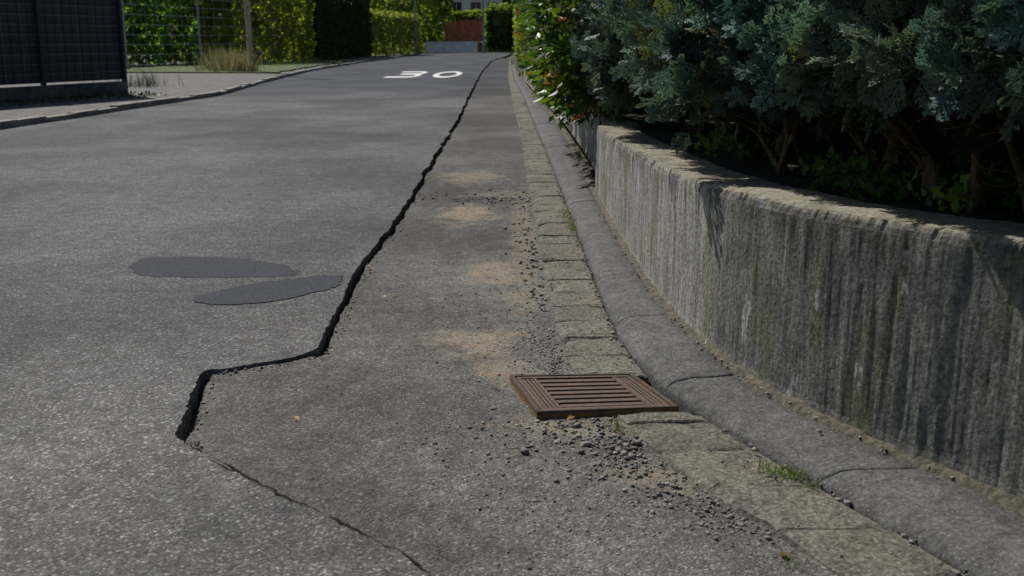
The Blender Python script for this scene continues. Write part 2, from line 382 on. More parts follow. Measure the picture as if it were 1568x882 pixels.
mesh('kerb',V,gridfaces(len(ysk),len(pr)),M_kerb,smooth=True,col=np.array(C))
M_dirt=simple('joint_dirt',(.085,.076,.056),.95,40,.5,bump=.01)
yy=np.exp(np.linspace(math.log(.9),math.log(45),900)); V=[]
for q in yy:
    w=float(wallB(q)); 
    for t,z in((-.05,.030),(-.018-.025*float(fbm(q*11,0,4)),.050+.010*float(vn(q*20,0,4))),(.0,.060+.016*float(vn(q*15,1,4))),(.03,.068)): V.append((w+t,q,z))
mesh('joint_soil',V,gridfaces(len(yy),4),M_dirt)
# ---------- wall ----------
m=MT('old_concrete'); uv=m.coord('UV'); o=m.coord(); col0=m.sepR(m.attr())
s1=m.noise(m.mapping(uv,(1,.12,1)),15,6,.7); s2=m.noise(m.mapping(uv,(1,.22,1),loc=(4,2,0)),6,6,.65); n1=m.noise(o,6,6,.7); n2=m.noise(o,60,5,.7); n4=m.noise(m.mapping(uv,(1,.25,1),loc=(9,5,0)),5,5,.65)
c=m.mix(m.mr(s2,.35,.65),(.37,.365,.335),(.26,.255,.232)); c=m.mix(m.mr(s1,.47,.68,0,.5),c,(.14,.138,.122))
c=m.mix(m.mr(n1,.44,.66,0,.65),c,(.17,.165,.136))
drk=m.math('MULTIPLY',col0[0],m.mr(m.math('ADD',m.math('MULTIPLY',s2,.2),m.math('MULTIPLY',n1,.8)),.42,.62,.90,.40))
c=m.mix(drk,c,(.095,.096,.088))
c=m.mix(m.math('MULTIPLY',m.mr(m.math('ADD',col0[1],m.math('MULTIPLY',m.math('SUBTRACT',s1,.5),2.0)),.78,1.08,0,.75),m.math('SUBTRACT',1.0,col0[2])),c,(.068,.066,.056))
c=m.mix(m.mr(n4,.51,.62,0,.6),c,(.125,.130,.062))
c=m.mix(m.mr(m.math('ADD',col0[1],m.math('MULTIPLY',n1,.25)),.10,.26,.5,0),c,(.16,.145,.105))
pn=m.noise(m.mapping(uv,(1,.5,1),loc=(1.7,7.3,0)),8,3,.5); c=m.mix(m.mr(pn,.645,.68,0,.65),c,(.40,.41,.42))
pits=m.voro(m.mapping(uv,(1,.6,1)),38,'Distance'); c=m.mix(m.mr(pits,.16,.08,0,.6),c,(.06,.055,.045))
tc=m.mix(m.mr(n1,.4,.65),(.27,.25,.195),(.16,.15,.11)); tc=m.mix(m.mr(m.noise(o,22,5,.7),.5,.7,0,.5),tc,(.10,.095,.055)); c=m.mix(col0[2],c,tc)
c=m.mix(1.0,c,m.mr(n2,.3,.7,.55,1.45),'MULTIPLY')
m.bsdf(c,.92,m.bump(m.math('ADD',m.math('ADD',n2,m.math('MULTIPLY',s1,.7)),m.math('MULTIPLY',n1,1.2)),.007,.8),.15); M_wall=m.m
def wall(name,ya,yb,offx,thick,step):
    yy=np.arange(ya,yb,step); x=wallB(yy)+offx
    d=np.stack([np.gradient(x),np.gradient(yy)],1); d/=np.linalg.norm(d,axis=1,keepdims=True)
    nl=np.stack([-d[:,1],d[:,0]],1)
    arc=np.concatenate([[0],np.cumsum(np.hypot(np.diff(x),np.diff(yy)))])
    V=[];C=[];UV=[]
    ed=.010*fbm(arc*9,arc*0,1,4)+.020*np.maximum(0,fbm(arc*30,arc*0,2,4)-.45)*2
    prof=[('f',t) for t in np.concatenate([np.linspace(0,.96,28),[.985,1.0]])]+[('t',t) for t in(.03,.1,.2,.35,.5,.65,.8,.92,1.0)]+[('b',1),('b',0)]
    zt=ztop(yy); base=.01
    dark=(1-sst(4.25,4.42,yy))*.95+.10+.25*(vn(yy*1.3,0,5)-.5)  # near section: dark blotches, plus shade of its angle to sun painted in
    for k,t in prof:
        if k=='f':
            z=base+(zt-.008-base)*t
            rel=(fbm(arc*30,t*2.2,3,3)-.5)*.0085+(fbm(arc*9,t*1.6+3,6,3)-.5)*.008
            o_=rel*(1-.5*sst(.9,1,t))-.004*(t>.99)-ed*sst(.95,1.0,t)+.012*(1-sst(0,.12,t))
            px=x+nl[:,0]*o_; py=yy+nl[:,1]*o_; g=np.full(len(yy),t); tp=np.full(len(yy),.0 if t<.99 else .5)
        elif k=='t':
            q=t*thick; z=zt+(fbm(arc*8,q*8,7)-.5)*.014-ed*.5*(t<.05)-.02*(t>.95)
            q=q+ed*(t<.15); px=x-nl[:,0]*q; py=yy-nl[:,1]*q; g=np.full(len(yy),1.0); tp=np.full(len(yy),1.0)
        else:
            px=x-nl[:,0]*(thick+.01); py=yy-nl[:,1]*(thick+.01); z=(zt-.05)*t; g=np.full(len(yy),t*.9);tp=np.zeros(len(yy))
        V.append(np.stack([px,py,z],1)); C.append(np.stack([np.clip(dark,0,1),g,tp],1)); UV.append(np.stack([arc+offx,z if k!='t' else z+t*thick],1))
    V=np.concatenate(V);C=np.concatenate(C);UV=np.concatenate(UV); nr=len(prof);nc=len(yy)
    Fg=gridfaces(nr,nc)[:,::-1]
    Fs=[tuple(map(int,f)) for f in Fg]+[tuple(i*nc for i in range(nr)),tuple(i*nc+nc-1 for i in range(nr))[::-1]]
    return mesh(name,V,Fs,M_wall,smooth=False,col=C,uv=UV)
wall('concrete_retaining_wall',1.0,YE,0,.30,.010)
wall('concrete_retaining_wall',YE+.02,38,.13,.25,.05)
# ---------- terrain ----------
m=MT('earth'); o=m.coord(); n=m.noise(o,3,6,.7); n2=m.noise(o,.15,4)
m.bsdf(m.mix(n2,m.mix(n,(.03,.045,.015),(.07,.08,.03)),(.06,.055,.035)),.95,m.bump(n,.05)); M_earth=m.m
mesh('ground',[(-600,-300,-.14),(600,-300,-.14),(600,900,-.14),(-600,900,-.14)],[(0,1,2,3)],M_earth)
M_soil=simple('garden_soil',(.03,.024,.017),.95,12,.5,bump=.03)
yy=np.linspace(.6,60,240); V=[];
for q in yy:
    for t in(.2,.5,.9,1.4,2.2,4,8,20): V.append((float(wallB(q))+t,q,float(ztop(q))-.05+.03*t*.6+.05*(float(fbm(t*3,q*3,2))-.5)))
mesh('garden_bed',V,gridfaces(len(yy),8)[:,::-1].copy(),M_soil,smooth=True)
M_pave=simple('pavement_gravel',(.105,.102,.10),.9,6,.35,bump=.01)
M_grassg=simple('verge_grass',(.07,.10,.03),.95,5,.4,bump=.05)
lc=np.array(le[1:])
lcs=lc[np.argsort(lc[:,1])]
yy=np.linspace(.6,112,300); xl=np.interp(yy,lcs[:,1],lcs[:,0]); xl[yy>94]=np.interp(yy[yy>94],[94,118],[lcs[-1,0],-8.6])
V=[]
for a_,b_ in zip(xl,yy): 
    for t in(.10,.6,2,5,10,22): V.append((a_-t,b_,.075+.004*t))
mesh('pavement',V,gridfaces(len(yy),6)[:,::-1].copy(),M_pave)
V=[]
gy=np.linspace(41,66,50)
for q in gy:
    xx=float(np.interp(q,lcs[:,1],lcs[:,0]))
    for t in(.3,1.2,2.6,4.5,7): V.append((xx-t-(.4*float(vn(q,t,1)) if t in(.3,7) else 0),q,.10+.004*t+.05*float(vn(q*1.5,t*2,3))))
mesh('grass_verge',V,gridfaces(len(gy),5)[:,::-1].copy(),M_grassg,smooth=True)
M_kl=simple('kerb_granite',(.20,.188,.16),.85,9,.4,bump=.006)
b=MB(); q=.8
while q<100:
    L=1.0*rnd.uniform(.9,1.1); x0=float(np.interp(q,yy,xl)); x1=float(np.interp(q+L-.03,yy,xl)); dz=rnd.uniform(-.03,.012);dx=rnd.uniform(-.03,.02)
    b.box(0,1,0,1,-.05,.10+dz,0,M=lambda u,v,z:( (x0+(x1-x0)*v)-.14+.16*u+dx,q+(L-.03)*v,z)); q+=L
b.make('roadside_kerb',M_kl)
# ---------- leaf templates ----------
LV=np.array([(0,0,0),(-.19,.4,.07),(0,.5,0),(.19,.4,.07),(0,1,-.06)]); LF=np.array([(0,2,1),(0,3,2),(1,2,4),(2,3,4)])
QV=np.array([(-.5,0,0),(.5,.1,.12),(.35,1,0),(-.4,.8,.1)]); QF=np.array([(0,1,2),(0,2,3)])
def spray_t(seed):
    r=np.random.default_rng(seed); v=[];f=[]
    def blade(p,d,L,w):
        d=np.array(d)/np.linalg.norm(d); s=np.cross(d,[0,0,1]); s/=np.linalg.norm(s)+1e-9
        p=np.array(p); b=len(v); z=np.array([0,0,w*.35])
        v.extend([p,p+d*L*.45+s*w/2+z,p+d*L,p+d*L*.45-s*w/2+z]); f.append((b,b+1,b+2,b+3))
    blade((0,0,0),(0,1,0),1.0,.06)
    for i in range(6):
        y=.12+.14*i; L0=.50*(1-.62*y)*r.uniform(.75,1.2)
        for sg in(-1,1):
            an=math.radians(r.uniform(32,52)); zz=r.uniform(-.25,.35)
            d=np.array([sg*math.sin(an),math.cos(an),zz]); p=np.array([0,y,0]); blade(p,d,L0,.065)
            for k in range(3):
                t=.3+.25*k; q=p+d*L0*t
                for s2 in(-1,1):
                    a2=s2*math.radians(38); dd=np.array([d[0]*math.cos(a2)-d[1]*math.sin(a2),d[0]*math.sin(a2)+d[1]*math.cos(a2),zz+r.uniform(-.3,.5)])
                    blade(q,dd,L0*.42*(1.1-t*.5),.06)
    return np.array(v),np.array(f)
M_con=leafmat('conifer_foliage',.2,.6,(1.1,1.2,.8)); M_leaf=leafmat('leaf_green',.42,.4); M_far=leafmat('hedge_leaves',.5,.6,(1.5,1.5,.5))
M_core=simple('hedge_core',(.008,.011,.006),1,3,.4); M_bark=simple('bark',(.13,.09,.055),.95,25,.45,bump=.02)  # hedge core: near-black filler, its colour stands for the shade inside foliage
# ---------- conifer hedge ----------
ch=empty('conifer_hedge')
def hedgefront(Y): return wallB(np.minimum(Y,30))+.13
lumps=[]; 
for i in range(430):
    Y_=rng.uniform(2.0,10.6)
    zb=.92+.26*vn(Y_*1.7,0,3)+.05
    z_=zb+ (1.75-zb)*rng.random()**1.25
    depth=rng.uniform(0,.32)
    bulge=-.26*(vn(Y_*1.2,z_*2.0,4)-.35)
    x_=float(hedgefront(Y_))+depth+bulge+.0+max(0,(1.15-z_))*.25
    lumps.append((x_,Y_,z_,rng.uniform(.07,.18)))
lumps=np.array(lumps)
pos=[];dr=[];cl=[];scl=[]
for (x_,Y_,z_,r_) in lumps:
    k=int(24*(r_/.12)**1.3)
    u=rng.normal(size=(k,3)); u[:,0]-=.9; u[:,1]-=.55; u[:,2]+=.45; u/=np.linalg.norm(u,axis=1,keepdims=True)
    pos.append(np.array([x_,Y_,z_])+u*r_*rng.uniform(.25,1,(k,1)))
    dd=u*.9+np.array([-.35,-.15,.15])+rng.normal(size=(k,3))*.35; dr.append(dd)
    base=np.array([.115,.185,.152])*rng.uniform(.5,1.35)+np.array([.02,.018,-.006])*rng.uniform(-1,1.5)
    cc=np.repeat(base[None],k,0)
    dead=rng.random(k)<(.5 if rng.random()<.035 else .012); cc[dead]=np.array([.22,.165,.10])
    yl=rng.random(k)<(.6 if rng.random()<.04 else .02); cc[yl]=np.array([.17,.20,.07])
    cl.append(cc*rng.uniform(.7,1.35,(k,1))); scl.append(rng.uniform(.09,.19,k))
pos=np.concatenate(pos);dr=np.concatenate(dr);cl=np.concatenate(cl);scl=np.concatenate(scl)
third=rng.integers(0,4,len(pos))
for s in range(4):
    tv,tf=spray_t(s+1); k=third==s
    instancer('foliage_%d'%s,tv,tf,pos[k],dr[k],scl[k],cl[k],M_con,parent=ch)
def blob_core(name,ya,yb,x0,x1,z0,z1,mat,parent,fx,step=.12,amp=.18,seed=1):
    yy=np.arange(ya,yb,step); ang=np.linspace(0,2*math.pi,28,endpoint=False); V=[]
    for i,q in enumerate(yy):
        e=min(1,math.sqrt(max(0.02,min(i,len(yy)-1-i)/4)))
        cx=float(fx(q))+(x0+x1)/2; cz=(z0+z1)/2
        for t in ang:
            c_=abs(math.cos(t))**.5*np.sign(math.cos(t)); s_=abs(math.sin(t))**.5*np.sign(math.sin(t))
            r=1+amp*(float(fbm(q*1.6,t*1.5,seed))-.5)*2
            V.append((cx+c_*(x1-x0)/2*e*r,q,cz+s_*(z1-z0)/2*e*r))
    n=len(ang); Fs=[]
    for i in range(len(yy)-1):
        for k in range(n): Fs.append((i*n+k,i*n+(k+1)%n,(i+1)*n+(k+1)%n,(i+1)*n+k))
    Fs.append(tuple(range(n))[::-1]);Fs.append(tuple((len(yy)-1)*n+k for k in range(n)))
    return mesh(name,V,Fs,mat,smooth=True,parent=parent)
blob_core('core',1.6,10.8,.38,2.4,1.12,2.15,M_core,ch,hedgefront)  # solid masses added inside the hedge to block light
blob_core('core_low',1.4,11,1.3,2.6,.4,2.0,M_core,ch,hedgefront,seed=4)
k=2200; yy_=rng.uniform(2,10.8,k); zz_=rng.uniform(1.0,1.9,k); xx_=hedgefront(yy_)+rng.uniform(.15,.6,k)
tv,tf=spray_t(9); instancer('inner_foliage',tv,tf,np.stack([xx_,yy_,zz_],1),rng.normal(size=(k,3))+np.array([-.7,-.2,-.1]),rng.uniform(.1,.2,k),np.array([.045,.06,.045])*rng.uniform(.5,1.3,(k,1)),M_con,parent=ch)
k=4500; yy_=rng.uniform(1.8,10.8,k); zz_=rng.uniform(1.75,2.35,k); xx_=hedgefront(yy_)+rng.uniform(-.12,2.0,k)
instancer('upper_foliage',tv,tf,np.stack([xx_,yy_,zz_],1),rng.normal(size=(k,3))+np.array([-.2,0,.8]),rng.uniform(.14,.25,k),np.array([.10,.16,.13])*rng.uniform(.6,1.3,(k,1)),M_con,parent=ch)
b=MB()
def wob(p0,p1,n,a,seed):
    r=random.Random(seed); out=[]
    for i in range(n+1):
        t=i/n; out.append([p0[j]+(p1[j]-p0[j])*t+(r.uniform(-a,a) if 0<i<n else 0) for j in range(3)])
    return out
for i,Y_ in enumerate([3.2,3.55,3.9,4.5,5.3,6.2,7.2,8.3,9.5]):
    hx=float(hedgefront(Y_)); gz=float(ztop(Y_))-.08
    root=(hx+.55+rnd.uniform(-.1,.15),Y_,gz)
    for j in range(4):
        tgt=(hx+rnd.uniform(.15,.9),Y_+rnd.uniform(-.55,.45),gz+rnd.uniform(.35,.8))
        pts=wob(root,tgt,7,.035,i*10+j); r0=rnd.uniform(.012,.032)
        b.tube(pts,[r0*(1-.75*t/7) for t in range(8)],7)
        for s in range(4):
            a_=pts[rnd.randint(2,6)]; e_=(a_[0]+rnd.uniform(-.3,.05),a_[1]+rnd.uniform(-.2,.2),a_[2]+rnd.uniform(-.06,.2))
            b.tube(wob(a_,e_,4,.015,i*100+j*7+s),[.006,.005,.004,.003,.002],5)
b.make('branches',M_bark,parent=ch,smooth=True)
# ---------- photinia ----------
ph=empty('photinia_hedge')
def pf(Y): return wallB(Y)+np.interp(Y,[9,10,11.5,14,20,40],[-.10,-.28,-.34,-.24,-.16,-.1])
pos=[];dr=[];cl=[];scl=[]
for i in range(1180):
    if i<980:
        Y_=9.7+ (34-9.7)*rng.random()**1.5; z_=rng.uniform(.42,3.0)
        if Y_<12 and z_<.62: z_+=.35
        x_=float(pf(Y_))+rng.uniform(0,.5)-.22*(vn(Y_*.9,z_*1.3,7)-.4)+max(0,.9-z_)*.35
    else:
        Y_=rng.uniform(9.9,15); z_=rng.uniform(.75,1.6); x_=float(wallB(Y_))+rng.uniform(-.42,.15)+max(0,.95-z_)*.6
    k=rng.integers(9,18); u=rng.normal(size=(k,3)); u[:,0]-=.8; u[:,1]-=.5; u[:,2]+=.3; u/=np.linalg.norm(u,axis=1,keepdims=True)
    r_=rng.uniform(.08,.22)
    pos.append(np.array([x_,Y_,z_])+u*r_*rng.uniform(.3,1,(k,1))); dr.append(u+np.array([-.1,0,-.25])+rng.normal(size=(k,3))*.4)
    q=rng.random()
    base=np.array([.045,.10,.022]) if q<.60 else (np.array([.11,.17,.03]) if q<.90 else (np.array([.26,.18,.045]) if q<.965 else np.array([.20,.07,.03])))
    cl.append(base*rng.uniform(.6,1.35,(k,1))); scl.append(rng.uniform(.09,.15,k))
pos=np.concatenate(pos);dr=np.concatenate(dr);cl=np.concatenate(cl);scl=np.concatenate(scl)
instancer('leaves',LV*np.array([1.25,1,1]),LF,pos,dr,np.stack([scl,scl,scl],1),cl,M_leaf,parent=ph)
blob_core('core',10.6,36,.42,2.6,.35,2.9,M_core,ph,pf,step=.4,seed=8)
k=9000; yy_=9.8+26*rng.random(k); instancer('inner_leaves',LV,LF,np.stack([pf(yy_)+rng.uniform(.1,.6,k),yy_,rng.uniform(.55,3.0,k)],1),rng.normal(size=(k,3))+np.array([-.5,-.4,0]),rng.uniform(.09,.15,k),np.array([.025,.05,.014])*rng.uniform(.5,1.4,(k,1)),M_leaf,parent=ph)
# ---------- weeds below hedge ----------
pos=[];dr=[];cl=[];scl=[]
for (px,py,rr,nn) in [(1300,272,.16,160),(1275,262,.08,60),(1400,290,.16,110),(1470,308,.07,45),(1545,300,.2,160),(1500,285,.12,70),(1110,225,.12,80),(1340,285,.1,60),(1190,238,.1,40)]:
    c0=np.array(P(px,py,.74)); k=nn
    p=c0+np.stack([rng.normal(size=k)*rr*.55,rng.normal(size=k)*rr*.8,rng.uniform(-.05,.07,k)],1)
    pos.append(p); dr.append(rng.normal(size=(k,3))+np.array([-.2,-.2,.5]))
    cl.append((np.array([.10,.20,.035]) if nn!=45 else np.array([.28,.42,.06]))*rng.uniform(.6,1.3,(k,1))); scl.append(rng.uniform(.03,.065,k))
pos=np.concatenate(pos);dr=np.concatenate(dr);cl=np.concatenate(cl);scl=np.concatenate(scl)
wl=LV*np.array([1.6,1,1]); instancer('weeds',wl,LF,pos,dr,scl,cl,M_leaf)
BV=np.array([(-.05,0,0),(.05,0,0),(.03,.6,.06),(0,1,.18),(-.03,.6,.06)]); BF=np.array([(0,1,2),(0,2,4),(4,2,3)])
pos=[];dr=[];cl=[];scl=[]
for (px,py,z,rx,ry,nn,s) in [(868,330,0,.03,.25,150,.035),(878,350,0,.02,.1,80,.035),(1190,722,0,.04,.02,120,.028),(1215,728,0,.03,.03,90,.025),(1240,742,0,.02,.03,50,.022),(940,648,-.01,.015,.02,60,.02),(945,655,-.01,.015,.02,30,.02),(985,412,.06,.015,.05,40,.03),(1090,533,.06,.01,.05,14,.03),(1205,858,-.02,.02,.03,60,.022),(893,375,0,.01,.1,40,.025),(140,400,0,.02,.03,10,.02)]:
    c0=np.array(P(px,py,z)); pos.append(c0+np.stack([rng.normal(size=nn)*rx,rng.normal(size=nn)*ry,np.full(nn,-.002)],1)); dr.append(rng.normal(size=(nn,3))*.8+np.array([0,0,.7]))
    cl.append(np.array([.11,.16,.04])*rng.uniform(.5,1.4,(nn,1))); scl.append(rng.uniform(.5,1.2,nn)*s)
pos=np.concatenate(pos);dr=np.concatenate(dr);cl=np.concatenate(cl);scl=np.concatenate(scl)
instancer('joint_grass',BV*np.array([1.5,1,1]),BF,pos,dr,scl,cl,M_leaf)
pts=[(568,412),(585,455),(600,452),(640,724),(560,408),(452,640),(860,300),(700,385),(1200,855),(880,640)]
pos=np.array([np.array(P(a,b_,-.015))+np.array([0,0,.006]) for a,b_ in pts]); k=len(pos)
d_=rng.normal(size=(k,3)); d_[:,2]*=.15
instancer('fallen_leaves',LV*np.array([1.6,1,1.5]),LF,pos,d_,rng.uniform(.02,.045,k),np.array([.34,.21,.06])*rng.uniform(.6,1.2,(k,1)),M_leaf,up=np.array([0,0,1.]))
# ---------- pebbles ----------
ph_=(1+5**.5)/2
IV=np.array([(-1,ph_,0),(1,ph_,0),(-1,-ph_,0),(1,-ph_,0),(0,-1,ph_),(0,1,ph_),(0,-1,-ph_),(0,1,-ph_),(ph_,0,-1),(ph_,0,1),(-ph_,0,-1),(-ph_,0,1)])/1.9
IV=IV*np.array([1,1,.75])+np.random.default_rng(2).normal(size=IV.shape)*.13
IF=np.array([(0,11,5),(0,5,1),(0,1,7),(0,7,10),(0,10,11),(1,5,9),(5,11,4),(11,10,2),(10,7,6),(7,1,8),(3,9,4),(3,4,2),(3,2,6),(3,6,8),(3,8,9),(4,9,5),(2,4,11),(6,2,10),(8,6,7),(9,8,1)])
m=MT('stone'); o=m.coord(); n=m.noise(o,120,3); m.bsdf(m.mix(1.0,m.attr(),m.mr(n,.3,.7,.75,1.25),'MULTIPLY'),.85,m.bump(n,.003)); M_stone=m.m
pp=[]
def sc_peb(px,py,rx,ry,n,s0,s1):
    for _ in range(n):
        a_=random.gauss(px,rx); b_=random.gauss(py,ry)
        p=P(a_,b_,-.03); pp.append((p[0],p[1],random.uniform(s0,s1)*random.random()**1.2+s0*.5))
sc_peb(775,300,25,14,130,.006,.018); sc_peb(795,345,12,25,90,.006,.018); sc_peb(812,395,8,30,90,.006,.02)
sc_peb(820,440,10,25,60,.005,.018); sc_peb(835,535,18,18,260,.003,.010); sc_peb(850,560,8,10,80,.004,.009)
sc_peb(800,500,30,40,140,.003,.008); sc_peb(920,675,60,16,260,.003,.013); sc_peb(950,690,24,14,80,.006,.018)
sc_peb(980,725,60,18,260,.003,.011); sc_peb(1060,765,55,16,260,.003,.010); sc_peb(880,655,50,7,110,.004,.010)
sc_peb(1130,800,50,20,220,.003,.010); sc_peb(690,690,60,20,35,.004,.010); sc_peb(820,700,90,45,180,.003,.008)
sc_peb(770,350,60,100,220,.003,.008); sc_peb(700,600,120,80,340,.002,.006); sc_peb(660,300,30,4,30,.008,.016); sc_peb(740,306,50,4,40,.008,.018)
sc_peb(300,700,8,10,14,.004,.010); sc_peb(900,800,150,50,400,.002,.006); sc_peb(760,440,50,60,140,.003,.008)
pp=[p for p in pp if 1.5<p[1]<20]
for i in range(0,i0+6,1):
    for _ in range(2):
        if rnd.random()<.45 and edge[i][1]<14: pp.append((edge[i][0]+rnd.uniform(-.005,.08),edge[i][1]-rnd.uniform(-.01,.04),rnd.uniform(.003,.010)))
arr=np.array(pp); sz=surf(arr[:,0],arr[:,1],True)
ok=(sz>-.2)&(arr[:,0]<stripL(arr[:,1])+.0); arr=arr[ok]; sz=sz[ok]
ext=[(803,700,.020),(862,698,.010),(883,652,.018),(868,653,.011),(747,702,.009),(1022,742,.010),(912,700,.010)]
arr=np.vstack([arr]+[np.array([[*P(a,b_,-.02)[:2],s]]) for a,b_,s in ext]); sz=np.concatenate([sz,surf(arr[-len(ext):,0],arr[-len(ext):,1],False)])
kk=[]
for _ in range(420):
    yq=2.0+8*random.random()**1.3; 
    if random.random()<.5: kk.append((float(kerbL(yq))-.012+random.gauss(0,.012),yq,random.uniform(.003,.012),-.012))
    else: kk.append((float(wallB(yq))-.03+random.gauss(0,.016),yq,random.uniform(.003,.011),.052))
for _ in range(260):
    yq=2.0+8*random.random(); kk.append((float(stripL(yq))+random.uniform(.02,.25),yq,random.uniform(.002,.007),-.011))
for a_,b_,s in[(905,435,.014),(938,512,.017),(1025,470,.02),(830,468,.014),(1190,602,.016),(1155,690,.014),(1255,660,.012),(1070,632,.012),(965,548,.012),(868,403,.012)]:
    p=P(a_,b_,.0 if a_<1160 else .05); kk.append((p[0],p[1],s,.0 if a_<1160 else .045))
kk=np.array(kk); kk=kk[~((kk[:,1]>3.6)&(kk[:,1]<4.2)&(kk[:,3]<.05))]
xyz=np.vstack([np.stack([arr[:,0],arr[:,1],sz+arr[:,2]*.35],1),np.stack([kk[:,0],kk[:,1],kk[:,3]+kk[:,2]*.3],1)])
ss=np.concatenate([arr[:,2],kk[:,2]]); k=len(ss)
g=rng.uniform(.10,.27,(k,1))*np.array([1,.94,.85])*np.where(rng.random((k,1))<.10,1.5,1)
d_=rng.normal(size=(k,3)); d_[:,2]*=.2
instancer('gravel',IV,IF,xyz,d_,ss[:,None]*rng.uniform(.65,1.25,(k,3))*np.array([1,1,.8]),g,M_stone,up=np.array([0,0,1.]))
# ---------- drain grate ----------
m=MT('rusty_iron'); o=m.coord(); n=m.noise(o,18,6,.7); n2=m.noise(o,90,4,.7)
c=m.mix(m.mr(n,.35,.65),(.072,.052,.044),(.125,.070,.046)); c=m.mix(m.mr(n2,.42,.66,0,.55),c,(.125,.110,.10)); m.bsdf(c,.75,m.bump(n2,.004),.3,.1); M_rust=m.m
m=MT('rust_frame'); o=m.coord(); n=m.noise(o,14,6,.7); n2=m.noise(o,80,4,.7); z=m.xyz(o)[2]; c=m.mix(m.mr(n,.35,.65),(.062,.050,.045),(.11,.068,.046)); c=m.mix(m.mr(n2,.45,.65,0,.5),c,(.12,.11,.102)); c=m.mix(m.math('MULTIPLY',m.mr(z,-.006,-.012),m.mr(n,.33,.53)),c,(.24,.13,.05)); m.bsdf(c,.9,m.bump(n2,.005),.2); M_rust2=m.m
gr=empty('storm_drain_grate')
b=MB(); z1=-.005
fr=.035
b.box(0,1,0,fr,-.06,z1,.003,GQ); b.box(0,1,1-fr,1,-.06,z1,.003,GQ); b.box(0,fr,fr+.002,1-fr-.002,-.06,z1,.003,GQ); b.box(1-fr,1,fr+.002,1-fr-.002,-.06,z1,.003,GQ)
b.make('frame',M_rust2,parent=gr)
b=MB(); i0_=fr+.010
b.box(i0_,1-i0_,i0_,i0_+.045,-.03,z1-.003,.003,GQ); b.box(i0_,1-i0_,1-i0_-.045,1-i0_,-.03,z1-.003,.003,GQ)
b.box(i0_,i0_+.03,i0_+.047,1-i0_-.047,-.03,z1-.003,.003,GQ); b.box(1-i0_-.03,1-i0_,i0_+.047,1-i0_-.047,-.03,z1-.003,.003,GQ)
b.box(i0_+.125,i0_+.15,i0_+.047,1-i0_-.047,-.03,z1-.003,.003,GQ); b.box(1-i0_-.15,1-i0_-.125,i0_+.047,1-i0_-.047,-.03,z1-.003,.003,GQ)
nb=7; v0=i0_+.06; v1=1-i0_-.05; 
for k in range(nb):
    a_=v0+(v1-v0)*k/nb; b.box(i0_+.152,1-i0_-.152,a_,a_+(v1-v0)/nb*.66,-.03,z1-.004,.006,GQ)
for side in(0,1):
    for k in range(3):
        a_=(i0_+.036+k*.031) if side==0 else (1-i0_-.121+k*.031); b.box(a_,a_+.021,i0_+.055,1-i0_-.055,-.03,z1-.005,.002,GQ)
b.box(.47,.50,v0,v1,-.035,z1-.016,.002,GQ)
b.make('grate_bars',M_rust,parent=gr)
b=MB(); 
M_pit=simple('pit_dirt',(.05,.04,.03),1,20,.5)
b.v=[GQ(-.02,-.02,-.045),GQ(1.02,-.02,-.045),GQ(1.02,1.02,-.045),GQ(-.02,1.02,-.045)]; b.f=[(0,1,2,3)]; b.make('pit',M_pit,parent=gr)
# ---------- left fence ----------
pfn=empty('privacy_fence')
m=MT('fence_slats'); o=m.coord(); x_,y_,z_=m.xyz(o); w=m.n('ShaderNodeTexBrick'); mp=m.n('ShaderNodeCombineXYZ'); m.set(mp.inputs[0],y_); m.set(mp.inputs[1],z_); m.set(w.inputs[0],mp.outputs[0])
w.inputs['Scale'].default_value=1; w.inputs['Brick Width'].default_value=.5; w.inputs['Row Height'].default_value=.2; w.inputs['Mortar Size'].default_value=.012; w.offset=0
m.set(w.inputs['Color1'],(.040,.045,.058)); m.set(w.inputs['Color2'],(.032,.038,.049)); m.set(w.inputs['Mortar'],(.10,.11,.13))
m.bsdf(w.outputs[0],.5,m.bump(w.outputs[1],.01)); M_slat=m.m
M_metal=simple('anthracite_metal',(.045,.05,.06),.45,20,.1,metal=.3); M_galv=simple('galvanised_metal',(.30,.31,.31),.5,20,.15,metal=.4)
M_conc=simple('concrete_plinth',(.10,.095,.09),.9,5,.35)
A_=np.array([-12.3,16.0]); B_=np.array(P(190,143,.1)[:2]); dv=(B_-A_); Lf=np.linalg.norm(dv); dv/=Lf; nv=np.array([dv[1],-dv[0]])
def FM(u,w,z): return (A_[0]+dv[0]*u+nv[0]*w,A_[1]+dv[1]*u+nv[1]*w,z)
b=MB(); b.box(0,Lf,-.02,.0,.42,2.75,0,FM); b.make('slats',M_slat,parent=pfn)
b=MB()
for z in np.arange(.45,2.75,.2): b.box(0,Lf,.003,.018,z,z+.012,0,FM); 
u=Lf
while u>0: b.box(u-.04,u+.04,.0,.09,.05,2.8,.005,FM); u-=2.5
for u in np.arange(.1,Lf,.25): b.box(u,u+.008,.004,.012,.43,2.74,0,FM)
b.make('posts_and_rods',M_metal,parent=pfn)
b=MB(); u=0
while u<Lf: 
    L=min(2.44,Lf-u); b.box(u+.02,u+L-.02,-.03,.10,.05,.36+rnd.uniform(-.02,.02),.01,FM); u+=2.5
b.make('plinth',M_conc,parent=pfn)
k=1300; u=rng.uniform(0,Lf,k); w_=rng.uniform(.1,1.2,k)**1.5; p=np.stack([A_[0]+dv[0]*u+nv[0]*w_,A_[1]+dv[1]*u+nv[1]*w_,np.full(k,.10)],1)
instancer('ground_ivy',LV*np.array([1.5,1,1]),LF,p,rng.normal(size=(k,3))*.8+np.array([0,0,.4]),rng.uniform(.04,.11,k),np.array([.07,.09,.035])*rng.uniform(.4,1.4,(k,1)),M_leaf)
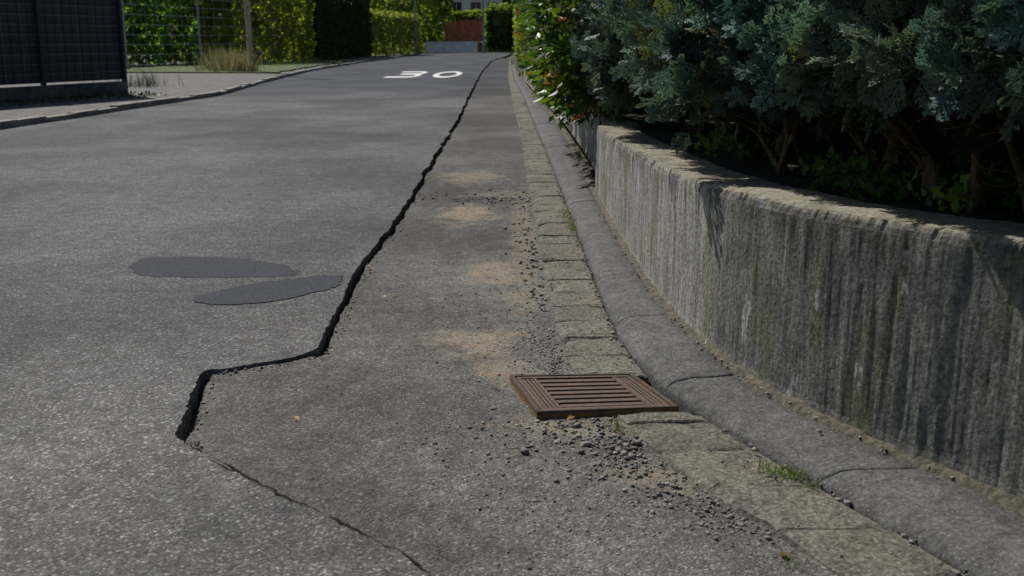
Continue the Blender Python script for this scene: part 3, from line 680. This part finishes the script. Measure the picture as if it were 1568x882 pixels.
# wire fence
wf=empty('wire_mesh_fence'); b=MB(); C0=np.array(P(120,111,.1)[:2]); C1=np.array(P(450,95,.1)[:2]); dd=C1-C0; Lw=np.linalg.norm(dd); dd/=Lw
def W(u,z): return (C0[0]+dd[0]*u,C0[1]+dd[1]*u,z)
for z in np.arange(.3,3.2,.4): b.tube([W(0,z),W(Lw,z)],[.012]*2,5)
for u in np.arange(0,Lw,1.0): b.tube([W(u,.2),W(u,3.2)],[.005]*2,4)
b.make('mesh',M_galv,parent=wf); b=MB()
for px in(195,308,446): 
    best=min(np.linspace(0,Lw,800),key=lambda u:abs(784+F*W(u,0)[0]/(W(u,0)[1]*math.cos(TH)+1.2*math.sin(TH))-px)); b.tube([W(best,0),W(best,3.4)],[.05]*2,8)
b.make('posts',M_galv,parent=wf)
# ---------- generic hedge ----------
def hedge(name,a,b_,depth,h,leaf,col,n,lump=.35,var=.5,z0=.1,mat=M_far,thin=False):
    e=empty(name); a=np.array(a,float);b_=np.array(b_,float); d=b_-a; L=np.linalg.norm(d); d/=L; nr=np.array([-d[1],d[0]])
    nu=max(4,int(L/.5)); V=[]
    prof=[(0.1,0),(0.0,.15),(0,.5),(.02,.85),(.12,.97),(.35,1),(.65,1),(.88,.97),(1,.85),(1,.4),(1,0)]
    if thin:
        b=MB()
        for i in range(int(L/.6)):
            u=(i+.5)*.6; x_=a[0]+d[0]*u+nr[0]*depth*.5; y_=a[1]+d[1]*u+nr[1]*depth*.5
            b.tube([(x_,y_,0),(x_+rnd.uniform(-.15,.15),y_+rnd.uniform(-.15,.15),h*.5),(x_+rnd.uniform(-.3,.3),y_,h*.92)],[.04,.03,.01],6)
        b.make('stems',M_bark,parent=e)
    else:
        for i in range(nu+1):
            for (w,z) in prof:
                u=L*i/nu; q=.2*lump*(float(fbm(u*.8+w*3,z*h*.8,3))-.5); i_=min(.25,depth*.2)
                V.append((a[0]+d[0]*u+nr[0]*(depth*w*.7+i_+q),a[1]+d[1]*u+nr[1]*(depth*w*.7+i_+q),z0+(h-.3)*z+q))
        npf=len(prof); Fs=[tuple(map(int,f)) for f in gridfaces(nu+1,npf)]+[tuple(range(npf)),tuple(nu*npf+k for k in range(npf))[::-1]]
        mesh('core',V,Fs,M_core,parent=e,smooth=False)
    ar=np.array([L*h,L*depth,depth*h,depth*h*.3]); pr_=ar/ar.sum(); which=rng.choice(4,n,p=pr_)
    U=rng.random(n);W_=rng.random(n); u=np.where(which<2,U*L,np.where(which==2,0,L)); w=np.where(which==0,0,np.where(which==1,W_*depth,U*depth)); z=np.where(which==1,h,W_*h)
    out=np.zeros((n,3)); out[which==0]=[-nr[0],-nr[1],0]; out[which==1]=[0,0,1]; out[which==2]=[-d[0],-d[1],0]; out[which==3]=[d[0],d[1],0]
    ln=(fbm(u*1.3+w*1.3,z*1.3+w,11,3)-.5)*2
    p=np.stack([a[0]+d[0]*u+nr[0]*w,a[1]+d[1]*u+nr[1]*w,z0+z],1)+out*((ln*.6+.35)*lump+rng.uniform(-.12,.08,n))[:,None]+rng.normal(size=(n,3))*.05
    cc=np.array(col)*(1+var*ln)[:,None]*rng.uniform(.6,1.4,(n,1)); cc[:,0]*=rng.uniform(.8,1.3,n)
    instancer('leaves',LV*np.array([2.1,1,1.3]),LF,p,out*.5+rng.normal(size=(n,3))*.7+np.array([0,0,.35]),rng.uniform(.8,1.4,n)*leaf,np.clip(cc,.008,.7),mat,parent=e)
def PX(px,Y_): return ((px-784)/F*(Y_*math.cos(TH)+1.1*math.sin(TH)),Y_)
hedge('thuja_hedge',PX(95,50),PX(330,58),1.2,6.0,.27,(.10,.19,.045),11000,.8,1.0,thin=True)
hedge('golden_privet_hedge',PX(338,56),PX(476,62),.9,5.5,.22,(.21,.25,.045),10500,.35,.5,thin=True)
hedge('clipped_beech_hedge',PX(482,64),PX(566,84),1.0,4.8,.20,(.045,.075,.025),11000,.15,.4)
hedge('low_garden_hedge',PX(563,84),PX(642,98),1.2,3.1,.2,(.16,.20,.06),8000,.2,.5,thin=True)
hedge('laurel_hedge',PX(640,126),PX(800,126),1.2,3.9,.30,(.14,.21,.045),9000,.5,.8,thin=True)
hedge('laurel_hedge',PX(590,112),PX(690,124),1.5,7.5,.34,(.16,.23,.045),9000,.9,.9,thin=True)
hedge('cypress_hedge',PX(750,122),PX(850,122),4,4.4,.30,(.12,.19,.06),8000,.6,.8)
hedge('garden_shrubs',(.6,104),(3.5,62),3,4.2,.26,(.14,.21,.05),8000,.7,.8)
# tree line
hz=empty('tree_line'); k=24000
tx=rng.uniform(-75,60,k); prof_h=9+7*fbm(tx*.12,tx*0,4,3); tz=rng.random(k)*prof_h; ty=150+8*(fbm(tx*.3,tz*.3,9,4)-.5)*2+rng.uniform(-1,1,k)
ln=fbm(tx*.4,tz*.4,9,4)
instancer('crowns',QV,QF,np.stack([tx,ty,tz],1),rng.normal(size=(k,3))+np.array([0,-.5,.2]),rng.uniform(.5,1.0,k),np.array([.12,.19,.04])*(.3+1.4*ln)[:,None]*rng.uniform(.6,1.4,(k,1)),M_far,parent=hz)
xx=np.linspace(-80,65,90); V=[]
for x_ in xx:
    for z_ in(0,.5,1): V.append((x_,158,z_*(8+7*float(fbm(x_*.12,0,4,3)))))
mesh('canopy_mass',V,gridfaces(90,3),M_core,parent=hz)
b=MB()
for i in range(30): x_=-72+i*4.6+rnd.uniform(-1,1); b.tube([(x_,153,-.1),(x_+.3,153,5),(x_,153,9)],[.25,.18,.08],7)
b.make('trunks',M_bark,parent=hz)
# ---------- house, wall, gate ----------
hs=empty('white_house'); M_plast=simple('white_plaster',(.78,.77,.74),.9,2,.06); M_roof=simple('clay_roof',(.28,.10,.055),.85,2,.3); M_glass=simple('window_glass',(.03,.035,.04),.1,2,.1); M_frame=simple('window_frame',(.6,.6,.58),.6,3,.1)
b=MB(); b.box(-8.2,-1.2,133,140,-.1,6.6); b.make('walls',M_plast,parent=hs)
b=MB(); z0=6.4; b.v=[(-8.8,132.3,z0),(-.6,132.3,z0),(-.6,140.7,z0),(-8.8,140.7,z0),(-8.8,136.5,10.0),(-.6,136.5,10.0),(-8.8,132.3,z0+.2),(-.6,132.3,z0+.2),(-8.8,140.7,z0+.2),(-.6,140.7,z0+.2)]
b.f=[(0,1,7,6),(6,7,5,4),(3,8,9,2),(8,4,5,9),(0,6,4,8,3),(1,2,9,5,7),(0,3,2,1)]; b.make('roof',M_roof,parent=hs)
b=MB(); b2=MB()
for wx in(-7.2,-4.9,-2.9):
    for wz in(1.2,4.3): b.box(wx,wx+1.2,132.96,132.99,wz,wz+1.35); b2.box(wx-.08,wx+1.28,132.93,132.955,wz-.1,wz-.02); b2.box(wx+.57,wx+.63,132.93,132.955,wz,wz+1.35)
b.make('windows',M_glass,parent=hs); b2.make('window_frames',M_frame,parent=hs)
M_ww=simple('whitewashed_wall',(.80,.79,.77),.9,1.5,.15)
b=MB(); xa=PX(652,116)[0]; xb=PX(731,116)[0]; b.box(xa,xb,116,116.3,-.1,1.05,.02); 
for t in np.arange(xa,xb,1.3): b.box(t,t+1.27,115.96,116.34,1.052,1.11,.01)
b.make('white_garden_wall',M_ww)
M_rg=simple('rusty_red_panel',(.40,.12,.06),.8,2,.3)
gt=empty('rust_red_gate'); b=MB(); xa=PX(684,118)[0]; xb=PX(738,118)[0]
n_=12
for i in range(n_): b.box(xa+(xb-xa)*i/n_,xa+(xb-xa)*(i+1)/n_-.03,118,118.05,.1,3.15+.25*(i/n_),.0)
b.make('boards',M_rg,parent=gt); b=MB(); b.box(xa,xb,118.06,118.12,.6,.75); b.box(xa,xb,118.06,118.12,2.6,2.75); b.box(xa-.12,xa-.01,117.98,118.1,0,3.4);b.box(xb+.01,xb+.12,117.98,118.1,0,3.6); b.make('rails',M_rg,parent=gt)
def lamp(name,px,Y_,r,arm):
    e=empty(name); x_=PX(px,Y_)[0]; b=MB(); b.tube([(x_,Y_,-.1),(x_,Y_,1.0),(x_,Y_,1.02),(x_,Y_,8)],[r*1.25,r*1.25,r,r*.7],10); b.tube([(x_,Y_,8),(x_+arm*.3,Y_,8.4),(x_+arm,Y_,8.5)],[r*.7,r*.6,r*.5],8); b.make('pole',M_galv,parent=e)
    b=MB(); b.box(x_+arm-.1,x_+arm+.7,Y_-.13,Y_+.13,8.4,8.56,.03); b.make('lamp_head',M_metal,parent=e)
lamp('street_pole',740.5,111,.13,1.2); lamp('street_pole',637,96,.09,1.0)  # sign pole with made-up lamp arm and head; the second is a light pole
up=empty('utility_pole'); M_wood=simple('pole_wood',(.46,.36,.24),.9,6,.3)
x_,y_=PX(384,43); b=MB(); b.tube([(x_,y_,0),(x_-.02,y_,4),(x_,y_,8.5)],[.115,.10,.085],12); b.make('pole',M_wood,parent=up); b=MB(); b.box(x_-.8,x_+.8,y_-.06,y_+.06,7.6,7.75,.01); 
for s in(-.7,-.3,.3,.7): b.tube([(x_+s,y_,7.75),(x_+s,y_,7.95)],[.04,.03],6)
b.make('crossarm',M_wood,parent=up)
pos=[];dr=[];cl=[];scl=[]
for (px,Y_,rx,n_,s,c0) in[(352,43,.7,500,1.0,(.30,.25,.14)),(335,45,.5,300,1.1,(.20,.22,.09)),(375,42.5,.35,280,.8,(.34,.28,.17)),(215,29,.5,200,.45,(.09,.10,.05)),(470,58,1.2,400,.4,(.13,.18,.05)),(430,52,1.2,500,.3,(.16,.22,.05)),(648,98,.6,160,.8,(.2,.19,.08))]:
    x_=PX(px,Y_)[0]; pos.append(np.stack([x_+rng.normal(size=n_)*rx*.6,Y_+rng.normal(size=n_)*rx,np.full(n_,.1)],1)); dr.append(rng.normal(size=(n_,3))*.32+np.array([0,0,1])); cl.append(np.array(c0)*rng.uniform(.5,1.4,(n_,1))); scl.append(rng.uniform(.3,1.1,n_)*s)
instancer('dry_grass',BV*np.array([.4,1,1]),BF,np.concatenate(pos),np.concatenate(dr),np.concatenate(scl),np.concatenate(cl),M_con)
# ---------- light ----------
EL=math.radians(48); AZ=math.radians(-33)
sd=Vector((math.sin(AZ)*math.cos(EL),math.cos(AZ)*math.cos(EL),math.sin(EL)))
su=bpy.data.lights.new('sun','SUN'); su.energy=4.9; su.angle=math.radians(.5); su.color=(1,.95,.87); so=bpy.data.objects.new('sun',su); link(so); so.rotation_euler=sd.to_track_quat('Z','Y').to_euler()
w=bpy.data.worlds.new('World'); sc.world=w; w.use_nodes=True; nt=w.node_tree; bg=nt.nodes['Background']; sk=nt.nodes.new('ShaderNodeTexSky'); sk.sky_type='NISHITA'; sk.sun_disc=False; sk.sun_elevation=EL; sk.sun_rotation=AZ
nt.links.new(sk.outputs[0],bg.inputs[0]); bg.inputs[1].default_value=.062
cam=bpy.data.cameras.new('camera'); co=bpy.data.objects.new('camera',cam); link(co); sc.camera=co
co.location=(0,0,H); co.rotation_euler=(math.radians(90)-TH,0,0); cam.lens=36*F/1568; cam.sensor_width=36; cam.clip_end=2000; cam.clip_start=.05
cam.dof.use_dof=True; cam.dof.focus_distance=5; cam.dof.aperture_fstop=5.6
sc.view_settings.view_transform='Standard'; sc.view_settings.look='None'; sc.view_settings.exposure=0
